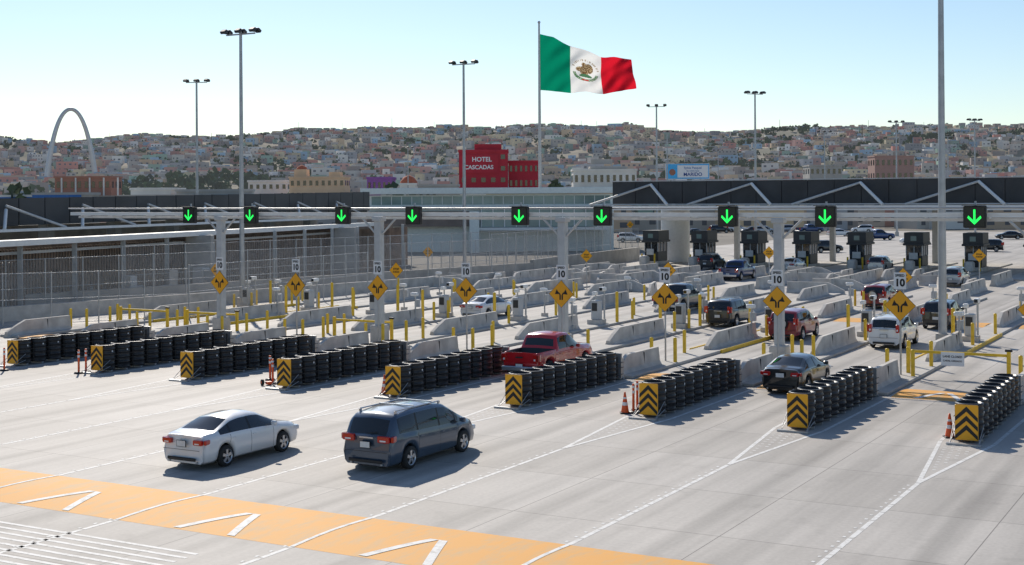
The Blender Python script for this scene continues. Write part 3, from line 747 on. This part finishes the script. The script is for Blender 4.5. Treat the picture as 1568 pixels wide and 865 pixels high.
def hot(mb,wd,dp,zt):
    mb.box(1.5,6,zt+1.3,wd*.55,9,2.6,HRED); mb.box(-1.5,-.25,zt-4.0,wd*.8,.2,6.2,HRED)
    text(mb,'HOTEL',2.1,faceM(-.5,-.42,zt-2.6),REFL,.06); text(mb,'CASCADAS',1.9,faceM(-1.5,-.42,zt-5.2),REFL,.05)
bld('red_hotel',703,778,232,450,HRED,6,5,18,.8,extra=hot)
bld('red_hotel_annex',779,825,248,455,HRED,4,6,16,.6)
def arc(mb,wd,dp,zt):
    mb.box(-wd*.32,5,zt+1.2,wd*.22,6,2.4,CREAM); mb.box(wd*.3,5,zt+.8,wd*.2,6,1.6,CREAM)
    mb.lathe((-wd*.32,5,zt+2.4),'Z',[(0,1.6),(.7,1.3),(1.3,.01)],TER,12)
bld('cream_hotel',443,528,270,380,CREAM,4,9,12,.4,extra=arc)
bld('purple_building',562,600,272,420,PURP,3,5)
def dome(mb,wd,dp,zt): mb.lathe((0,5,zt),'Z',[(0,2.6),(1,2.4),(2.2,1.5),(2.9,.01)],TER,14)
bld('domed_building',612,636,282,380,WST,2,3,10,extra=dome)
bld('brick_building',84,170,268,430,BRK,3,8,12,extra=lambda mb,w_,d_,z: [mb.box(-w_*.5+w_*(k+.5)/4,-.15,z*.5,.5,.3,z,WST) for k in range(5)])
bld('white_office_building',878,975,262,400,WST,3,10,12)
def rs(mb,wd,dp,zt): mb.box(-2,3,zt+2.0,wd*.6,1,1.5,GST); mb.box(-4,3,zt+1,.3,.3,2,STEEL); mb.box(1,3,zt+1,.3,.3,2,STEEL)
bld('office_rooftop_block',905,960,258,410,GST,1,5,10,extra=rs)
bld('grey_apartment_block',380,440,276,400,WST,4,6); bld('tan_building',640,700,284,360,GST,2,6); bld('blue_trim_store',0,50,297,300,WST,1,6,12,extra=lambda mb,w_,d_,z: mb.box(0,-.2,z-.5,w_,.2,1,BLUE))
bld('container_depot',50,125,294,280,GST,1,5,12,extra=lambda mb,w_,d_,z: mb.box(0,-.2,z-.4,w_,.2,.8,BLUE)); bld('pink_building',1340,1400,243,700,mat('pink_stucco',(.42,.27,.23),.85),4,7,14); bld('grey_tower_block',1240,1290,257,600,GST,4,6,14)
bld('white_apartment_block',200,262,287,330,WST,2,7); bld('stucco_building',270,372,290,320,GST,2,9)
mb=MB(); BY=420; bw=67*BY/2072; zb_=8.2+(300-276)*BY/2072; bh=24*BY/2072
mb.box(0,0,zb_+bh/2,bw,.4,bh,WHITEP); mb.box(0,-.23,zb_+bh/2,bw-.3,.05,bh-.3,mat('billboard_blue',(.06,.45,.85),.5)); mb.box(1.6,-.28,zb_+bh*.5,bw*.7,.04,bh*.78,REFL)
mb.cyl((-bw*.35,-.26,zb_+bh*.45),(-bw*.35,-.34,zb_+bh*.45),1.0,1.0,mat('billboard_face',(.35,.15,.1),.6),14)
text(mb,'MARIDO',1.5,faceM(1.6,-.33,zb_+bh*.3),mat('billboard_text',(.01,.06,.3),.5),.03)
text(mb,'Sylvia Pasquel',1.0,faceM(1.6,-.33,zb_+bh*.72),BLUE,.01); text(mb,'Se volvio loca',.7,faceM(1.6,-.33,zb_+bh*.53),BLUE,.01)
for sx in(-.3,.3): mb.cyl((sx*bw,0,0),(sx*bw,0,zb_),.35,.35,STEEL,10)
mb.obj('billboard',(bx(1053,BY),BY,0))

# ---------------------------------------------------------------- hills
rp=[(-600,225),(-200,215),(0,216),(60,219),(150,213),(230,207),(300,209),(400,208),(450,201),(590,197),(700,202),(800,195),(870,194),(950,199),(1010,207),(1100,209),(1200,205),(1300,203),(1400,197),(1480,199),(1568,200),(1800,190),(2300,205)]
rk=[(a-784)/2072 for a,b in rp]; rz_=[8.2+(300-b)*2200/2072 for a,b in rp]
def hz(X,Y):
    k=X/Y; p=(Y-600)/1600
    if p<=0: return 0.
    if p>1: return np.interp(k,rk,rz_)*max(.5,1-(p-1)*1.5)
    return np.interp(k,rk,rz_)*p+ (noise.noise((X/170,Y/230,0))*24+noise.noise((X/60,Y/70,4))*7)*math.sin(math.pi*p*.93)
vs=[];fs=[];NKs=220
Ys=list(np.linspace(590,2200,80))+[2260,2400,2700]
for Y in Ys:
    for i in range(NKs+1): k=-.75+1.5*i/NKs; X=k*Y; vs.append((X,Y,hz(X,Y)-.3))
for j in range(len(Ys)-1):
    for i in range(NKs): a=j*(NKs+1)+i; fs.append((a,a+1,a+NKs+2,a+NKs+1))
me=D.meshes.new('hills'); me.from_pydata(vs,[],fs); me.polygons.foreach_set('use_smooth',[True]*len(fs))
HM=paint_mat('hill_earth_hazed',(.12,.12,.08),(.26,.215,.16),.4,.6,.02); b=HM.node_tree.nodes['Principled BSDF']; b.inputs['Emission Color'].default_value=(.55,.6,.7,1); b.inputs['Emission Strength'].default_value=.09  # earth glows faintly blue-grey, standing in for haze over the hills
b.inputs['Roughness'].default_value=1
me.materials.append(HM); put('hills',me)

pal=[(.58,.53,.46),(.72,.69,.64),(.5,.44,.36),(.4,.35,.29),(.52,.34,.2),(.62,.42,.22),(.34,.33,.33),(.28,.26,.24),(.24,.4,.52),(.48,.16,.1),(.62,.5,.28),(.25,.38,.27),(.56,.27,.2),(.36,.28,.21),(.3,.22,.17),(.7,.66,.58)]
def houses(name,items,m):
    vs=[];fs=[];cs=[]
    for (X,Y,Z,sx,sy,sz,r,wc,rc) in items:
        c,s_=math.cos(r),math.sin(r)
        def P(a,b,z): return (X+a*c-b*s_,Y+a*s_+b*c,Z+z)
        o=len(vs); x,y=sx/2,sy/2
        vs+=[P(-x,-y,-4),P(x,-y,-4),P(x,y,-4),P(-x,y,-4),P(-x,-y,sz),P(x,-y,sz),P(x,y,sz),P(-x,y,sz)]
        fs+=[(o+4,o+5,o+6,o+7),(o,o+1,o+5,o+4),(o+1,o+2,o+6,o+5),(o+2,o+3,o+7,o+6),(o+3,o,o+4,o+7)]; cs+=[rc,wc,wc,wc,wc]
        nwin=max(1,int(sx/3.2)); nf=max(1,int(sz/3))
        for f in range(nf):
            for w_ in range(nwin):
                a=-x+sx*(w_+.5)/nwin; zz=sz*(f+.5)/nf; hw_=.55+.3*((w_+f)%2); hh_=.6
                o=len(vs); vs+=[P(a-hw_,-y-.06,zz-hh_),P(a+hw_,-y-.06,zz-hh_),P(a+hw_,-y-.06,zz+hh_),P(a-hw_,-y-.06,zz+hh_)]
                fs.append((o,o+1,o+2,o+3)); cs.append((.05,.05,.055))
    me=D.meshes.new(name); me.from_pydata(vs,[],fs)
    ca=me.color_attributes.new('Col','FLOAT_COLOR','CORNER'); arr=np.repeat(np.array([(*c,1) for c in cs],dtype=np.float32),4,axis=0); ca.data.foreach_set('color',arr.ravel())
    me.materials.append(m); put(name,me)
it=[]
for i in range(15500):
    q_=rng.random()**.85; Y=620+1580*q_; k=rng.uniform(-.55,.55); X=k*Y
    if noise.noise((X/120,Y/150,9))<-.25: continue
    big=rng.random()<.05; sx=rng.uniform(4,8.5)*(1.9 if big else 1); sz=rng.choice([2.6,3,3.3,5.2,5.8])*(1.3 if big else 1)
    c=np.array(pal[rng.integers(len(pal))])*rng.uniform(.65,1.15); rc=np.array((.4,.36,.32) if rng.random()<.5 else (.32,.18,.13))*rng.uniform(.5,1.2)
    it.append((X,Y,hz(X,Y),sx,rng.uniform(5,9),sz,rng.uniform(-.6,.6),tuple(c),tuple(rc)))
houses('hillside_houses',it,attrmat('hillside_stucco_hazed',.9,haze=.08,hcol=(.55,.6,.7),emit=.085))  # pale mix and faint glow stand in for haze over the houses
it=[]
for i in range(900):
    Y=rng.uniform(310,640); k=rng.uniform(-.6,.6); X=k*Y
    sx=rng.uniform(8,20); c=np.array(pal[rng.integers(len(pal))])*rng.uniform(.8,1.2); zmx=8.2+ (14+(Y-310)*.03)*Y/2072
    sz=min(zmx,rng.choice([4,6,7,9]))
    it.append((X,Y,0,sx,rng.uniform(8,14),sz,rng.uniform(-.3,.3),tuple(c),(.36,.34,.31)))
houses('distant_town_houses',it,attrmat('town_stucco_hazed',.9,haze=.06,emit=.03))  # haze painted into the walls: slight lightening and glow

def clumps(name,pos,m):
    vs=[];fs=[];cs=[]
    for (X,Y,Z,r) in pos:
        n=13 if r<4 else 26
        shade=rng.uniform(.6,1.4)
        for k in range(n):
            d=rng.normal(size=3); d/=np.linalg.norm(d); rr=r*rng.uniform(.45,1)
            c=np.array((X,Y,Z+r*.75))+d*rr*np.array((1,1,.75)); a=rng.normal(size=3); a/=np.linalg.norm(a); b_=np.cross(a,rng.normal(size=3)); b_/=np.linalg.norm(b_)
            s_=r*rng.uniform(.3,.55); o=len(vs)
            vs+= [tuple(c-a*s_),tuple(c-b_*s_*.8),tuple(c+a*s_),tuple(c+b_*s_*.8)]; fs.append((o,o+1,o+2,o+3)); q_=shade*rng.uniform(.6,1.5); cs.append((.045*q_,.07*q_,.022*q_))
    me=D.meshes.new(name); me.from_pydata(vs,[],fs); ca=me.color_attributes.new('Col','FLOAT_COLOR','CORNER')
    ca.data.foreach_set('color',np.repeat(np.array([(*c,1) for c in cs],dtype=np.float32),4,axis=0).ravel()); me.materials.append(m); put(name,me)
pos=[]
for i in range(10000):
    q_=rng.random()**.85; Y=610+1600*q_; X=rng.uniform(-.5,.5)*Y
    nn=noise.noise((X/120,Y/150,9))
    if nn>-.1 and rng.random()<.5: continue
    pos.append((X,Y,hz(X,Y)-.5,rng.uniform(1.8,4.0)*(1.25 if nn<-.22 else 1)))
clumps('hillside_trees',pos,attrmat('hill_foliage_hazed',.9,haze=.04,hcol=(.55,.6,.65),emit=.06))  # distance haze put into the leaf colour, with a faint glow
pos=[]
for i in range(260):
    Y=rng.uniform(300,620); X=rng.uniform(-.5,.5)*Y; pos.append((X,Y,rng.uniform(2,6),rng.uniform(1.8,3.4)))
for px,Y in((845,350),(852,352),(38,300),(25,305),(1110,500),(600,330)): pos.append((bx(px,Y),Y,7,3))
clumps('town_trees',pos,attrmat('town_foliage_hazed',.9,haze=.03,emit=.01))  # a touch of painted haze and glow on the nearer trees
mb=MB()
for i in range(34):
    k=rng.uniform(-.4,.4); Y=rng.uniform(1500,2190); X=k*Y; z=hz(X,Y); h=rng.uniform(8,22); mb.cyl((X,Y,z-2),(X,Y,z+h),.35,.2,DARK2,5)
mb.obj('ridge_masts')
print('objects',len(D.objects))
